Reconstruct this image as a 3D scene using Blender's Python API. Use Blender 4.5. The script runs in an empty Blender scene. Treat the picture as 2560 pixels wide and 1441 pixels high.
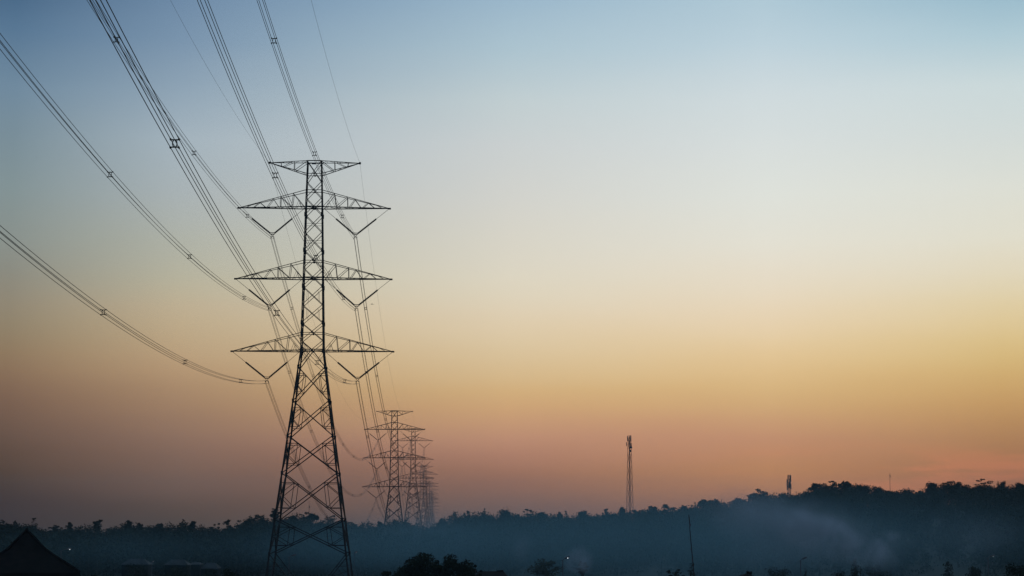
import bpy, math, random
import numpy as np

# ------------------------------------------------------------------ scene, camera, sky
scene = bpy.context.scene
W0, H0 = 2560.0, 1441.0
F = 5080.0                       # focal length in photo pixels
HOR = 1330.0                     # row of the true horizon
PITCH = math.atan((HOR - H0 / 2) / F)
CP, SP = math.cos(PITCH), math.sin(PITCH)
CAMZ = 10.0

cd = bpy.data.cameras.new("camera")
cam = bpy.data.objects.new("camera", cd)
scene.collection.objects.link(cam)
cam.location = (0, 0, CAMZ)
cam.rotation_euler = (math.pi / 2 + PITCH, 0, 0)
cd.sensor_width = 36.0
cd.lens = 36.0 * F / W0
cd.clip_start = 0.5
cd.clip_end = 20000
scene.camera = cam
scene.view_settings.view_transform = 'Standard'
scene.view_settings.look = 'None'
scene.view_settings.exposure = 0.0
scene.view_settings.gamma = 1.0
scene.view_settings.use_curve_mapping = False
scene.cycles.volume_bounces = 0
scene.cycles.max_bounces = 4
scene.cycles.diffuse_bounces = 2

# dusk sky: radiance by compass bearing (columns, degrees right of the view axis) and
# by height above the horizon (rows, degrees), linear RGB
SKY_EL = [-1.0, 0.15, 0.6, 1.45, 2.6, 3.7, 4.85, 6.0, 7.1, 8.7, 10.5, 12.7, 14.6, 22.0]
#SKYBEGIN
SKY = {
 -14.0: [(0.0399, 0.0143, 0.0018), (0.0443, 0.0159, 0.0020), (0.0502, 0.0176, 0.0020), (0.0842, 0.0356, 0.0053), (0.1588, 0.0884, 0.0525), (0.2231, 0.1290, 0.0764), (0.2959, 0.2012, 0.1139), (0.3005, 0.2496, 0.1702), (0.2763, 0.2687, 0.2193), (0.2523, 0.3062, 0.2986), (0.2067, 0.2814, 0.3213), (0.1529, 0.2489, 0.3530), (0.0580, 0.1272, 0.2289), (0.0464, 0.1018, 0.1831)],
 -9.4: [(0.0809, 0.0464, 0.0252), (0.0899, 0.0516, 0.0280), (0.1094, 0.0591, 0.0304), (0.2079, 0.1122, 0.0674), (0.2994, 0.1700, 0.1080), (0.4162, 0.2554, 0.1422), (0.5266, 0.3674, 0.2091), (0.5506, 0.4431, 0.2871), (0.4984, 0.4694, 0.3507), (0.4257, 0.4604, 0.4288), (0.3970, 0.4715, 0.5259), (0.2582, 0.3577, 0.4598), (0.1591, 0.2589, 0.3920), (0.1273, 0.2071, 0.3136)],
 0.0: [(0.1948, 0.1066, 0.0734), (0.2165, 0.1185, 0.0815), (0.2604, 0.1356, 0.0875), (0.3798, 0.1738, 0.0979), (0.5932, 0.3019, 0.1769), (0.7123, 0.4405, 0.2004), (0.7646, 0.5777, 0.3354), (0.7963, 0.6626, 0.4645), (0.7719, 0.7099, 0.5678), (0.7075, 0.6901, 0.6128), (0.6337, 0.6615, 0.6545), (0.5245, 0.6306, 0.6603), (0.3365, 0.4875, 0.6125), (0.2692, 0.3900, 0.4900)],
 7.2: [(0.3908, 0.1721, 0.0869), (0.4342, 0.1912, 0.0965), (0.4874, 0.2107, 0.1009), (0.5971, 0.2667, 0.1054), (0.6335, 0.3142, 0.1651), (0.7459, 0.4784, 0.2120), (0.8413, 0.6116, 0.3278), (0.8688, 0.7084, 0.4899), (0.8469, 0.7624, 0.6106), (0.7971, 0.8015, 0.7217), (0.7306, 0.7704, 0.7489), (0.6215, 0.7149, 0.7534), (0.4420, 0.6019, 0.6941), (0.3536, 0.4815, 0.5553)],
 13.6: [(0.3175, 0.1097, 0.0559), (0.3528, 0.1219, 0.0621), (0.3795, 0.1302, 0.0656), (0.4245, 0.1703, 0.0709), (0.5042, 0.2527, 0.0993), (0.6378, 0.3730, 0.1379), (0.7408, 0.5207, 0.2175), (0.7998, 0.6402, 0.3650), (0.8073, 0.7248, 0.5380), (0.7850, 0.7807, 0.6790), (0.6942, 0.7401, 0.7083), (0.5893, 0.7078, 0.7313), (0.3092, 0.4939, 0.6100), (0.2474, 0.3951, 0.4880)],
}
#SKYEND
BASE = {  # sRGB estimates, rows as SKY_EL[1:-1] bottom to top
 -14.0: [(61,57,57),(65,60,59),(81,70,67),(105,85,75),(126,101,84),(144,122,98),(146,135,115),(141,141,130),(136,147,146),(125,144,153),(105,131,154),(80,110,139)],
 -9.4: [(80,72,72),(88,77,75),(110,91,85),(138,110,95),(162,132,105),(179,152,120),(188,172,142),(181,177,157),(172,178,173),(159,173,180),(138,160,178),(114,141,168)],
 0.0: [(111,90,87),(121,96,90),(144,108,95),(185,140,114),(206,168,122),(216,191,152),(221,205,177),(220,212,193),(213,211,201),(204,208,207),(185,202,208),(160,186,203)],
 7.2: [(148,107,93),(156,112,95),(171,125,97),(190,143,112),(209,172,123),(224,196,150),(230,211,180),(229,219,199),(224,224,214),(216,222,219),(201,215,220),(178,202,215)],
 13.6: [(148,93,74),(153,96,76),(161,109,79),(174,131,93),(198,159,106),(214,185,130),(222,203,161),(224,214,188),(222,221,208),(213,219,215),(194,212,216),(161,192,206)],
}
def s2l(c):
    return [((v / 255.0 + 0.055) / 1.055) ** 2.4 if v > 10 else v / 255.0 / 12.92 for v in c]
if not SKY:
    for az, rows in BASE.items():
        r = [s2l(c) for c in rows]
        SKY[az] = [r[0]] + r + [[0.10, 0.19, 0.30]]

def make_world():
    w = bpy.data.worlds.new("World")
    scene.world = w
    w.use_nodes = True
    nt = w.node_tree
    nt.nodes.clear()
    N, L = nt.nodes.new, nt.links.new
    def math_(op, a, b=None, c=None):
        n = N('ShaderNodeMath'); n.operation = op
        for i, v in enumerate((a, b, c)):
            if v is None: continue
            if isinstance(v, (int, float)): n.inputs[i].default_value = v
            else: L(v, n.inputs[i])
        return n.outputs[0]
    def rng(v, a, b, smooth=False, lo=0.0, hi=1.0):
        n = N('ShaderNodeMapRange'); n.clamp = True
        if smooth: n.interpolation_type = 'SMOOTHSTEP'
        L(v, n.inputs[0])
        for i, x in enumerate((a, b, lo, hi)): n.inputs[i + 1].default_value = x
        return n.outputs[0]
    def mix(f, a, b):
        n = N('ShaderNodeMix'); n.data_type = 'RGBA'
        L(f, n.inputs[0])
        for v, i in ((a, 6), (b, 7)):
            if isinstance(v, (tuple, list)): n.inputs[i].default_value = (*v[:3], 1)
            else: L(v, n.inputs[i])
        return n.outputs[2]
    tc = N('ShaderNodeTexCoord')
    sx = N('ShaderNodeSeparateXYZ'); L(tc.outputs['Generated'], sx.inputs[0])
    az = math_('MULTIPLY', math_('ARCTAN2', sx.outputs[0], sx.outputs[1]), 180 / math.pi)
    el = math_('MULTIPLY', math_('ARCSINE', sx.outputs[2]), 180 / math.pi)
    # faint unevenness of the air so that the bands are not ruler-straight
    nz = N('ShaderNodeTexNoise'); nz.inputs['Scale'].default_value = 7.0
    mp = N('ShaderNodeMapping'); mp.inputs['Scale'].default_value = (1, 1, 5)
    L(tc.outputs['Generated'], mp.inputs[0]); L(mp.outputs[0], nz.inputs['Vector'])
    wob = math_('MULTIPLY', math_('SUBTRACT', nz.outputs[0], 0.5), 0.5)
    elw = math_('ADD', el, wob)
    u = rng(elw, SKY_EL[0], SKY_EL[-1])
    def resample(el, rows, k=31):
        x = np.array(el); y = np.array(rows, float); out = []
        h = np.diff(x); dl = np.diff(y, axis=0) / h[:, None]
        m = np.zeros_like(y); m[0] = dl[0]; m[-1] = dl[-1]
        for i in range(1, len(x) - 1):
            w1, w2 = 2 * h[i] + h[i - 1], h[i] + 2 * h[i - 1]
            ok = dl[i - 1] * dl[i] > 0
            with np.errstate(divide='ignore', invalid='ignore'):
                m[i] = np.where(ok, (w1 + w2) / (w1 / dl[i - 1] + w2 / dl[i]), 0)
        q = np.concatenate([np.linspace(x[0], 8, 20, endpoint=False), np.linspace(8, x[-1], k - 20)])
        for e in q:
            i = min(max(int(np.searchsorted(x, e)) - 1, 0), len(h) - 1); t = (e - x[i]) / h[i]
            out.append((2*t**3-3*t*t+1) * y[i] + (t**3-2*t*t+t) * h[i] * m[i] + (3*t*t-2*t**3) * y[i+1] + (t**3-t*t) * h[i] * m[i+1])
        return q, out
    cols = []
    for a in sorted(SKY):
        r = N('ShaderNodeValToRGB'); L(u, r.inputs[0])
        cr = r.color_ramp; cr.interpolation = 'LINEAR'
        qe, qc = resample(SKY_EL, SKY[a])
        pos = [(e - SKY_EL[0]) / (SKY_EL[-1] - SKY_EL[0]) for e in qe]
        while len(cr.elements) < len(pos): cr.elements.new(0.5)
        for e, p, c in zip(cr.elements, pos, qc):
            e.position = p; e.color = (*[max(0.0, v) for v in c], 1)
        cols.append((a, r.outputs[0]))
    cur = cols[0][1]
    for (a0, _), (a1, c1) in zip(cols, cols[1:]):
        cur = mix(rng(az, a0, a1, False), cur, c1)
    # thin pink wisps low over the right-hand ridge
    mp2 = N('ShaderNodeMapping'); mp2.inputs['Scale'].default_value = (16, 16, 130); mp2.inputs['Location'].default_value = (3.1, 0, 1.7)
    nz2 = N('ShaderNodeTexNoise'); nz2.inputs['Scale'].default_value = 1.0; nz2.inputs['Detail'].default_value = 5
    L(tc.outputs['Generated'], mp2.inputs[0]); L(mp2.outputs[0], nz2.inputs['Vector'])
    wz = rng(nz2.outputs[0], 0.48, 0.66, True)
    band = math_('MULTIPLY', rng(el, 0.5, 1.6, True), rng(el, 2.6, 1.7, True))
    wz = math_('MULTIPLY', math_('MULTIPLY', wz, band), rng(az, 3, 11, True, 0, 0.28))
    cur = mix(wz, cur, (0.95, 0.28, 0.12))
    # behind the camera and overhead the twilight is a dim blue
    absaz = math_('ABSOLUTE', az)
    cur = mix(rng(absaz, 26, 95, True), cur, (0.085, 0.135, 0.20))
    cur = mix(rng(el, 18, 60, True), cur, (0.14, 0.24, 0.36))
    cur = mix(rng(el, -0.5, -4, True), cur, (0.012, 0.014, 0.016))
    bg = N('ShaderNodeBackground'); L(cur, bg.inputs[0]); bg.inputs[1].default_value = 1.0
    out = N('ShaderNodeOutputWorld'); L(bg.outputs[0], out.inputs[0])
    w.cycles.sampling_method = 'MANUAL'
    w.cycles.sample_map_resolution = 1024
make_world()

sd = bpy.data.lights.new("sun", 'SUN')            # last glow of the sun, right of the frame
sd.energy = 0.012; sd.color = (1.0, 0.62, 0.36); sd.angle = math.radians(0.5)
sun = bpy.data.objects.new("sun", sd); scene.collection.objects.link(sun)
sun.rotation_euler = (math.radians(89.0), 0, math.radians(180 - 24))

# ------------------------------------------------------------------ helpers
COL = scene.collection
rnd = random.Random(7)

def pix(px, py, Y):
    """world point seen at photo pixel (px, py) at distance Y ahead of the camera"""
    a = (px - W0 / 2) / F; b = (H0 / 2 - py) / F
    d = np.array([a, CP - b * SP, SP + b * CP])
    p = d * (Y / d[1])
    return np.array([p[0], p[1], p[2] + CAMZ])

def mpp(Y):                      # metres per photo pixel near the horizon at distance Y
    return Y * 1.0 / (F * CP)

class MB:
    K = 1.0                      # section factor for bars
    def __init__(s): s.v = []; s.f = []; s.n = 0; s.q = False
    def add(s, v, f):
        v = np.asarray(v, float)
        s.v.append(v); n = s.n
        s.f.extend([tuple(i + n for i in q) for q in f]); s.n += len(v)
    def bar(s, a, b, w, h=None):
        a = np.asarray(a, float); b = np.asarray(b, float); w = w * MB.K; h = h * MB.K if h else w
        d = b - a; L = np.linalg.norm(d)
        if L < 1e-6: return
        d /= L
        up = np.array([0, 0, 1.0]) if abs(d[2]) < 0.9 else np.array([0, 1.0, 0])
        r = np.cross(d, up); r /= np.linalg.norm(r); u = np.cross(r, d)
        c = [r * w / 2 * i + u * h / 2 * j for i, j in ((-1, -1), (1, -1), (1, 1), (-1, 1))]
        s.add([a + q for q in c] + [b + q for q in c],
              [(0, 1, 5, 4), (1, 2, 6, 5), (2, 3, 7, 6), (3, 0, 4, 7), (3, 2, 1, 0), (4, 5, 6, 7)])
    def box(s, c, sz):
        c = np.asarray(c, float); x, y, z = [q / 2 for q in sz]
        v = [c + np.array(q) for q in ((-x, -y, -z), (x, -y, -z), (x, y, -z), (-x, y, -z), (-x, -y, z), (x, -y, z), (x, y, z), (-x, y, z))]
        s.add(v, [(0, 1, 5, 4), (1, 2, 6, 5), (2, 3, 7, 6), (3, 0, 4, 7), (3, 2, 1, 0), (4, 5, 6, 7)])
    def tube(s, pts, r, k=6, caps=True):
        pts = np.asarray(pts, float); n = len(pts)
        r = np.broadcast_to(np.asarray(r, float), (n,))
        t = np.gradient(pts, axis=0); t /= np.maximum(np.linalg.norm(t, axis=1), 1e-9)[:, None]
        ref = np.array([0, 0, 1.0]) if abs(t[0][2]) < 0.9 else np.array([1.0, 0, 0])
        a = np.cross(t, ref); a /= np.maximum(np.linalg.norm(a, axis=1), 1e-9)[:, None]
        b = np.cross(a, t)
        ang = np.arange(k) * 2 * math.pi / k
        ring = (a[:, None, :] * np.cos(ang)[None, :, None] + b[:, None, :] * np.sin(ang)[None, :, None]) * r[:, None, None] + pts[:, None, :]
        f = []
        for i in range(n - 1):
            for j in range(k):
                f.append((i * k + j, i * k + (j + 1) % k, (i + 1) * k + (j + 1) % k, (i + 1) * k + j))
        if caps:
            f.append(tuple(range(k))[::-1]); f.append(tuple((n - 1) * k + j for j in range(k)))
        s.add(ring.reshape(-1, 3), f)
    def quads(s, v):
        s.v.append(np.asarray(v, float).reshape(-1, 3)); s.q = True
    def build(s, name, mat, parent=None, smooth=False, origin=(0, 0, 0)):
        v = np.concatenate(s.v) - np.asarray(origin, float)
        me = bpy.data.meshes.new(name)
        if s.q:                                       # nothing but loose quads: leaves
            m = len(v) // 4
            me.vertices.add(len(v)); me.vertices.foreach_set('co', v.astype(np.float32).ravel())
            me.loops.add(len(v)); me.loops.foreach_set('vertex_index', np.arange(len(v), dtype=np.int32))
            me.polygons.add(m); me.polygons.foreach_set('loop_start', np.arange(0, len(v), 4, dtype=np.int32))
            me.update(calc_edges=True)
        else:
            me.from_pydata(v.tolist(), [], s.f)
        me.materials.append(mat)
        if smooth: me.polygons.foreach_set('use_smooth', [True] * len(me.polygons))
        me.update()
        o = bpy.data.objects.new(name, me); COL.objects.link(o)
        if parent is not None: o.parent = parent
        else: o.location = origin
        return o

def tag(o, label=None, cat=None, group=None, kind=None):
    if label: o['label'] = label
    if cat: o['category'] = cat
    if group: o['group'] = group
    if kind: o['kind'] = kind
    return o

def thing(name, loc, label, cat, group=None, rz=0.0):
    o = bpy.data.objects.new(name, None); COL.objects.link(o)
    o.empty_display_size = 0.5
    o.location = tuple(loc); o.rotation_euler = (0, 0, rz)
    return tag(o, label, cat, group)

KIDS = {}
def copy_tree(o, parent=None):
    c = o.copy(); COL.objects.link(c)
    if parent is not None: c.parent = parent
    for ch in list(o.children): copy_tree(ch, c)
    return c

def mat(name, col, rough=0.7, metal=0.0, noise=None, emit=None, bump=0.0, spec=0.35):
    m = bpy.data.materials.new(name); m.use_nodes = True
    nt = m.node_tree; b = nt.nodes['Principled BSDF']
    b.inputs['Base Color'].default_value = (*col, 1)
    b.inputs['Roughness'].default_value = rough
    b.inputs['Metallic'].default_value = metal
    b.inputs['Specular IOR Level'].default_value = spec
    if noise:
        sc, col2 = noise
        tc = nt.nodes.new('ShaderNodeTexCoord')
        n = nt.nodes.new('ShaderNodeTexNoise'); n.inputs['Scale'].default_value = sc; n.inputs['Detail'].default_value = 5
        mx = nt.nodes.new('ShaderNodeMix'); mx.data_type = 'RGBA'
        mx.inputs[6].default_value = (*col, 1); mx.inputs[7].default_value = (*col2, 1)
        mr = nt.nodes.new('ShaderNodeMapRange'); mr.inputs[1].default_value = 0.35; mr.inputs[2].default_value = 0.65
        nt.links.new(tc.outputs['Object'], n.inputs['Vector'])
        nt.links.new(n.outputs[0], mr.inputs[0]); nt.links.new(mr.outputs[0], mx.inputs[0])
        nt.links.new(mx.outputs[2], b.inputs['Base Color'])
        if bump:
            bp = nt.nodes.new('ShaderNodeBump'); bp.inputs['Strength'].default_value = bump
            nt.links.new(n.outputs[0], bp.inputs['Height']); nt.links.new(bp.outputs[0], b.inputs['Normal'])
    if emit:
        b.inputs['Emission Color'].default_value = (*emit[:3], 1)
        b.inputs['Emission Strength'].default_value = emit[3]
    return m

M_STEEL = mat('weathered_steel', (0.034, 0.035, 0.037), 0.7, 0.0, (0.8, (0.022, 0.021, 0.020)), spec=0.2)
M_WIRE = mat('weathered_aluminium', (0.04, 0.04, 0.042), 0.6, 0.3, (3.0, (0.028, 0.028, 0.029)))
M_GLASSINS = mat('brown_insulator', (0.03, 0.02, 0.017), 0.4, 0.0, (4.0, (0.03, 0.02, 0.018)))
M_PAINT = mat('red_white_steel', (0.22, 0.10, 0.08), 0.6, 0.1, (0.12, (0.10, 0.05, 0.045)))
M_GREY = mat('grey_steel', (0.16, 0.16, 0.17), 0.6, 0.1, (0.5, (0.10, 0.10, 0.11)))
M_PANEL = mat('antenna_plastic', (0.30, 0.30, 0.31), 0.5, 0.0, (0.7, (0.2, 0.2, 0.21)))
M_LEAF = mat('foliage', (0.022, 0.032, 0.016), 0.8, 0.0, (0.35, (0.014, 0.022, 0.011)), spec=0.15)
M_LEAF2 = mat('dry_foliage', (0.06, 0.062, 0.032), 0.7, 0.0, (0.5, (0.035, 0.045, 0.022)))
M_BARK = mat('bark', (0.06, 0.048, 0.036), 0.9, 0.0, (1.5, (0.035, 0.028, 0.022)))
M_TILE = mat('dark_clay_tiles', (0.016, 0.012, 0.011), 0.9, 0.0, (2.0, (0.010, 0.008, 0.008)), bump=0.4, spec=0.08)
M_WALL = mat('weathered_plaster', (0.012, 0.012, 0.011), 0.9, 0.0, (0.6, (0.008, 0.008, 0.007)), spec=0.1)
M_ZINC = mat('pale_sheet_roof', (0.045, 0.046, 0.048), 0.7, 0.0, (0.5, (0.02, 0.02, 0.021)), spec=0.1)
M_WOOD = mat('dark_timber', (0.05, 0.035, 0.025), 0.8, 0.0, (3.0, (0.03, 0.02, 0.016)))
M_DARKGLASS = mat('dark_glass', (0.02, 0.022, 0.025), 0.15)
M_BULB = mat('lit_lamp', (0.9, 0.9, 0.9), 0.4, emit=(0.85, 0.93, 1.0, 1.6))
M_BULBDIM = mat('dim_lamp', (0.9, 0.9, 0.9), 0.4, emit=(0.8, 0.92, 1.0, 0.45))
M_BULBWARM = mat('warm_lamp', (0.9, 0.85, 0.8), 0.4, emit=(1.0, 0.86, 0.72, 1.0))
M_BULBOFF = mat('unlit_lamp', (0.25, 0.25, 0.26), 0.3, noise=(3.0, (0.2, 0.2, 0.2)))
M_BIRD = mat('dark_feathers', (0.03, 0.028, 0.026), 0.8, 0.0, (6.0, (0.02, 0.018, 0.017)))
M_SOIL = mat('soil_and_grass', (0.014, 0.018, 0.010), 0.95, 0.0, (0.03, (0.017, 0.016, 0.011)))
M_WHITE = mat('white_plate', (0.05, 0.05, 0.06), 0.5, 0.0, (4.0, (0.04, 0.04, 0.045)))

# ------------------------------------------------------------------ terrain
CREST = [(-400,1306),(0,1308),(80,1304),(110,1317),(150,1318),(205,1313),(250,1309),(265,1329),(272,1330),(290,1315),(350,1308),(372,1316),(400,1312),
 (470,1308),(520,1316),(600,1318),(632,1296),(690,1290),(750,1292),(820,1296),(870,1304),(930,1310),(960,1306),(1015,1301),(1045,1309),
 (1058,1316),(1082,1317),(1094,1300),(1135,1288),(1180,1286),(1215,1283),(1280,1281),(1325,1280),(1345,1288),(1380,1287),(1430,1289),
 (1445,1280),(1560,1277),(1620,1272),(1690,1266),(1725,1270),(1750,1252),(1810,1257),(1870,1246),(1930,1236),(1995,1233),(2030,1216),
 (2080,1212),(2130,1214),(2180,1218),(2230,1228),(2290,1222),(2330,1212),(2380,1209),(2430,1214),(2470,1210),(2520,1209),(2600,1211),(3000,1205)]
CX_, CY_ = zip(*CREST)
def ridge_dist(px): return np.interp(px, [0, 1000, 1300, 1750, 2100, 2600], [620, 620, 680, 760, 850, 880])
BACK_Y = [0, 745, 780, 1155, 1740, 2180, 2600, 3800]
BACK_Z = [-8, -9.6, -9.2, 4.0, 1.0, 2.0, 1.0, 0.0]
TREEH = 8.5
def sstep(a, b, x):
    t = np.clip((x - a) / (b - a), 0, 1); return t * t * (3 - 2 * t)
def ground_z(x, y):
    x = np.asarray(x, float); y = np.asarray(y, float)
    ys = np.maximum(y, 1.0)
    px = W0 / 2 + F * CP * x / ys
    R = ridge_dist(px)
    cy = np.interp(px, CX_, CY_)
    # smooth the crest for the soil: trees carry the ragged outline
    for d in (-40, -20, 20, 40): cy = cy + np.interp(px + d, CX_, CY_)
    cy = cy / 5 + 3
    zc = CAMZ + (HOR - cy) * R / (F * CP) - TREEH
    near = -3.4 * sstep(60, 200, y) * (1 - sstep(360, 430, y)) - 1.5 * sstep(360, 430, y)
    up = near + (zc + 1.5) * sstep(430, 1, 0) if False else near + (zc - near) * sstep(0, 1, np.clip((y - 430) / np.maximum(R - 430, 1), 0, 1))
    back = np.interp(y, BACK_Y, BACK_Z)
    z = up + (back - up) * sstep(R, R + 110, y)
    return np.where(y < 5, 0.0 * z, z) + 0.25 * np.sin(x * 0.05) * np.sin(y * 0.043)

def make_ground():
    xs = np.concatenate([np.arange(-2500, -360, 60), np.arange(-360, 361, 9), np.arange(420, 2501, 60)])
    ys = np.concatenate([np.arange(-300, 60, 30), np.arange(60, 1150, 9), np.arange(1150, 3701, 70)])
    X, Y = np.meshgrid(xs, ys)
    Z = ground_z(X, Y)
    v = np.stack([X, Y, Z], -1).reshape(-1, 3)
    nx, ny = len(xs), len(ys)
    f = [(j * nx + i, j * nx + i + 1, (j + 1) * nx + i + 1, (j + 1) * nx + i) for j in range(ny - 1) for i in range(nx - 1)]
    mb = MB(); mb.add(v, f)
    o = mb.build('ground', M_SOIL, smooth=True)
    tag(o, kind='structure')
make_ground()

# ------------------------------------------------------------------ pylons
Y1 = 295.0
LINE_RZ = math.radians(1.83)
PXC = 788.0
def zy(py): return float(pix(PXC - (py - 405) * 0.0116, py, Y1)[2])
Z_TOP = zy(405); Z_BASE = zy(1560)
def lz(py): return zy(py) - Z_BASE               # local height on the pylon
HW_Y = [405, 520, 697, 880, 1560]
HW = [1.01, 1.19, 1.40, 1.62, 6.69]
_hz = [lz(y) for y in HW_Y][::-1]; _hw = HW[::-1]
def hw(z): return float(np.interp(z, _hz, _hw))
def crn(z, sx, sy): h = hw(z); return np.array([sx * h, sy * h, z])

ARMS = [  # bottom chord row, top chord row, tip half length (m)
    (520, 478, 188 * 0.0586), (697, 654, 193.3 * 0.0586), (878, 834, 199.2 * 0.0586)]
TOPARM = (405, 437, 113.3 * 0.0586)
TIP_UP = lz(520) - lz(521.0)

def lerp(a, b, t): return np.asarray(a, float) + (np.asarray(b, float) - np.asarray(a, float)) * t

def make_pylon():
    root = thing('power_pylon', (0, 0, 0), None, 'pylon', 'power pylons of the line')
    zt = lz(405)
    # legs
    for sx in (-1, 1):
        for sy in (-1, 1):
            mb = MB()
            zs = [0, lz(1385), lz(1185), lz(1005), lz(880), lz(697), lz(520), zt]
            wd = [0.34, 0.33, 0.31, 0.29, 0.27, 0.24, 0.21]
            for a, b, w in zip(zs, zs[1:], wd):
                p, q = crn(a, sx, sy), crn(b, sx, sy)
                # angle section: two plates
                mb.bar(p, q, w)
            for yy in (1385, 1300, 1185, 1092, 1005, 920, 880, 809, 718, 628, 539):  # splice and gusset plates
                c = crn(lz(yy), sx, sy)
                mb.box(c, (0.30, 0.30, 0.6))
            mb.build('leg', M_STEEL, root)
    # body bracing face by face
    def faces():
        return [((-1, -1), (1, -1)), ((1, 1), (-1, 1)), ((1, -1), (1, 1)), ((-1, 1), (-1, -1))]
    def X(mb, zb, ztp, w):
        for (a, b) in faces():
            mb.bar(crn(zb, *a), crn(ztp, *b), w); mb.bar(crn(zb, *b), crn(ztp, *a), w)
    def H(mb, z, w):
        for (a, b) in faces(): mb.bar(crn(z, *a), crn(z, *b), w)
    mb = MB()
    up = [405, 457, 497.5, 539.5, 583, 628, 672.5, 718, 764, 809, 853.5]
    for a, b in zip(up, up[1:]): X(mb, lz(b), lz(a), 0.125)
    for y in (437, 478, 520, 654, 697, 834): H(mb, lz(y), 0.13)
    for y in (562, 605): H(mb, lz(y), 0.07)
    for y in (405, 519, 696, 876): H(mb, lz(y), 0.2)
    # crossing gussets
    for y in (437, 478, 520, 654, 697, 834, 878):
        z = lz(y); h = hw(z)
        for sy in (-1, 1): mb.box((0, sy * h, z), (0.24, 0.08, 0.24))
    # plan bracing at arm level
    for y in (520, 697, 878):
        z = lz(y); mb.bar(crn(z, -1, -1), crn(z, 1, 1), 0.12); mb.bar(crn(z, 1, -1), crn(z, -1, 1), 0.12)
    # secondary redundant struts between arms
    for y0 in (741, 787):
        for (a, b) in faces():
            for t in (0.22, 0.78):
                p = lerp(crn(lz(y0 - 11), *a), crn(lz(y0 - 11), *b), t); q = lerp(crn(lz(y0 + 11), *a), crn(lz(y0 + 11), *b), t)
                mb.bar(p, q, 0.06)
    mb.build('mast_lattice', M_STEEL, root)
    # splayed body: inverted V under the waist, X panels with redundants
    mb = MB()
    zw = lz(876); zn = lz(920)
    for (a, b) in faces():
        m = lerp(crn(zw, *a), crn(zw, *b), 0.5)
        pa, pb = crn(lz(853.5), *a), crn(lz(853.5), *b)
        mb.bar(pa, m, 0.125); mb.bar(pb, m, 0.125)
        for c in (a, b):
            e = crn(zn, *c); mb.bar(m, e, 0.17)
            mid = lerp(m, e, 0.5); L_ = crn(mid[2], *c); mb.bar(mid, L_, 0.07)
            mb.bar(lerp(m, e, 0.5), crn(lerp(zw, zn, 0.15), *c), 0.07)
    nodes = [920, 1005, 1092, 1185, 1300, 1385]
    wX = 0.20
    for y0, y1 in zip(nodes, nodes[1:]):
        zt_, zb_ = lz(y0), lz(y1)
        for (a, b) in faces():
            ta, tb, ba, bb = crn(zt_, *a), crn(zt_, *b), crn(zb_, *a), crn(zb_, *b)
            mb.bar(ta, bb, wX); mb.bar(tb, ba, wX)
            wt, wb = hw(zt_), hw(zb_)
            tc_ = wt / (wt + wb)                 # crossing along each diagonal from the top
            for (T, B, oB, c) in ((ta, ba, bb, a), (tb, bb, ba, b)):
                oT = tb if c is a else ta
                P = lerp(T, oB, tc_ * 0.46)       # upper diagonal
                Q = lerp(B, oT, (1 - tc_) * 0.46) # lower diagonal
                pl, ql = crn(P[2], *c), crn(Q[2], *c)
                M = crn((P[2] + Q[2]) / 2, *c)
                mb.bar(pl, P, 0.125); mb.bar(ql, Q, 0.125); mb.bar(P, Q, 0.125)
                mb.bar(M, P, 0.125); mb.bar(M, Q, 0.125)
    # leg extension below the last belt
    z0, z1 = lz(1385), lz(1505)
    for (a, b) in faces():
        mid = lerp(crn(z1, *a), crn(z1, *b), 0.5)
        mb.bar(crn(z1, *a), crn(z1, *b), 0.15)
        for c in (a, b):
            top = crn(z0, *c); mb.bar(top, mid, 0.16)
            for k in (0.25, 0.5, 0.75):
                p = lerp(top, mid, k); mb.bar(p, crn(p[2], *c), 0.08)
                q = lerp(top, mid, k - 0.2); mb.bar(p, crn(q[2] - 0.3, *c), 0.07)
                mb.bar(p, crn(lerp(p[2], z1, 0.45), *c), 0.07)
    mb.build('body_lattice', M_STEEL, root)
    # cross arms
    TOPS = [0.31, 0.51, 0.62, 0.81]
    for (yb, yt, Lt) in ARMS:
        zb, zu = lz(yb), lz(yt)
        for sx in (-1, 1):
            tip = np.array([sx * Lt, 0, zb - 0.05])
            mb = MB(); web = MB()
            for sy in (-1, 1):
                B = crn(zb, sx, sy); U = crn(zu, sx, sy)
                mb.bar(tip, B, 0.2); mb.bar(tip, U, 0.13)
                bt = [0.215, 0.405, 0.60, 0.79]
                tp = [lerp(tip, U, t) for t in TOPS]; bp = [lerp(tip, B, t) for t in bt]
                # outer Warren, then posts and inner diagonals
                web.bar(lerp(tip, B, 0.1), lerp(tip, U, 0.2), 0.06)
                web.bar(bp[0], tp[0], 0.09); web.bar(tp[0], bp[1], 0.09)
                web.bar(lerp(tip, B, 0.42), tp[1], 0.09); web.bar(tp[1], bp[2], 0.10)
                web.bar(lerp(tip, B, 0.62), tp[2], 0.11)
                web.bar(tp[2], lerp(tip, B, 0.80), 0.10)
                web.bar(bp[3] + (tp[3] - tp[3]), tp[3], 0.11); web.bar(tp[3], lerp(tip, B, 0.985), 0.10)
                # small redundants in the bay beside the body
                dmid = lerp(tp[3], lerp(tip, B, 0.985), 0.5)
                web.bar(dmid, lerp(tip, B, 0.86), 0.06); web.bar(dmid, lerp(tip, B, 0.93), 0.06)
            ts = [0.12, 0.215, 0.31, 0.405, 0.5, 0.6, 0.7, 0.79, 0.9, 1.0]
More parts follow.
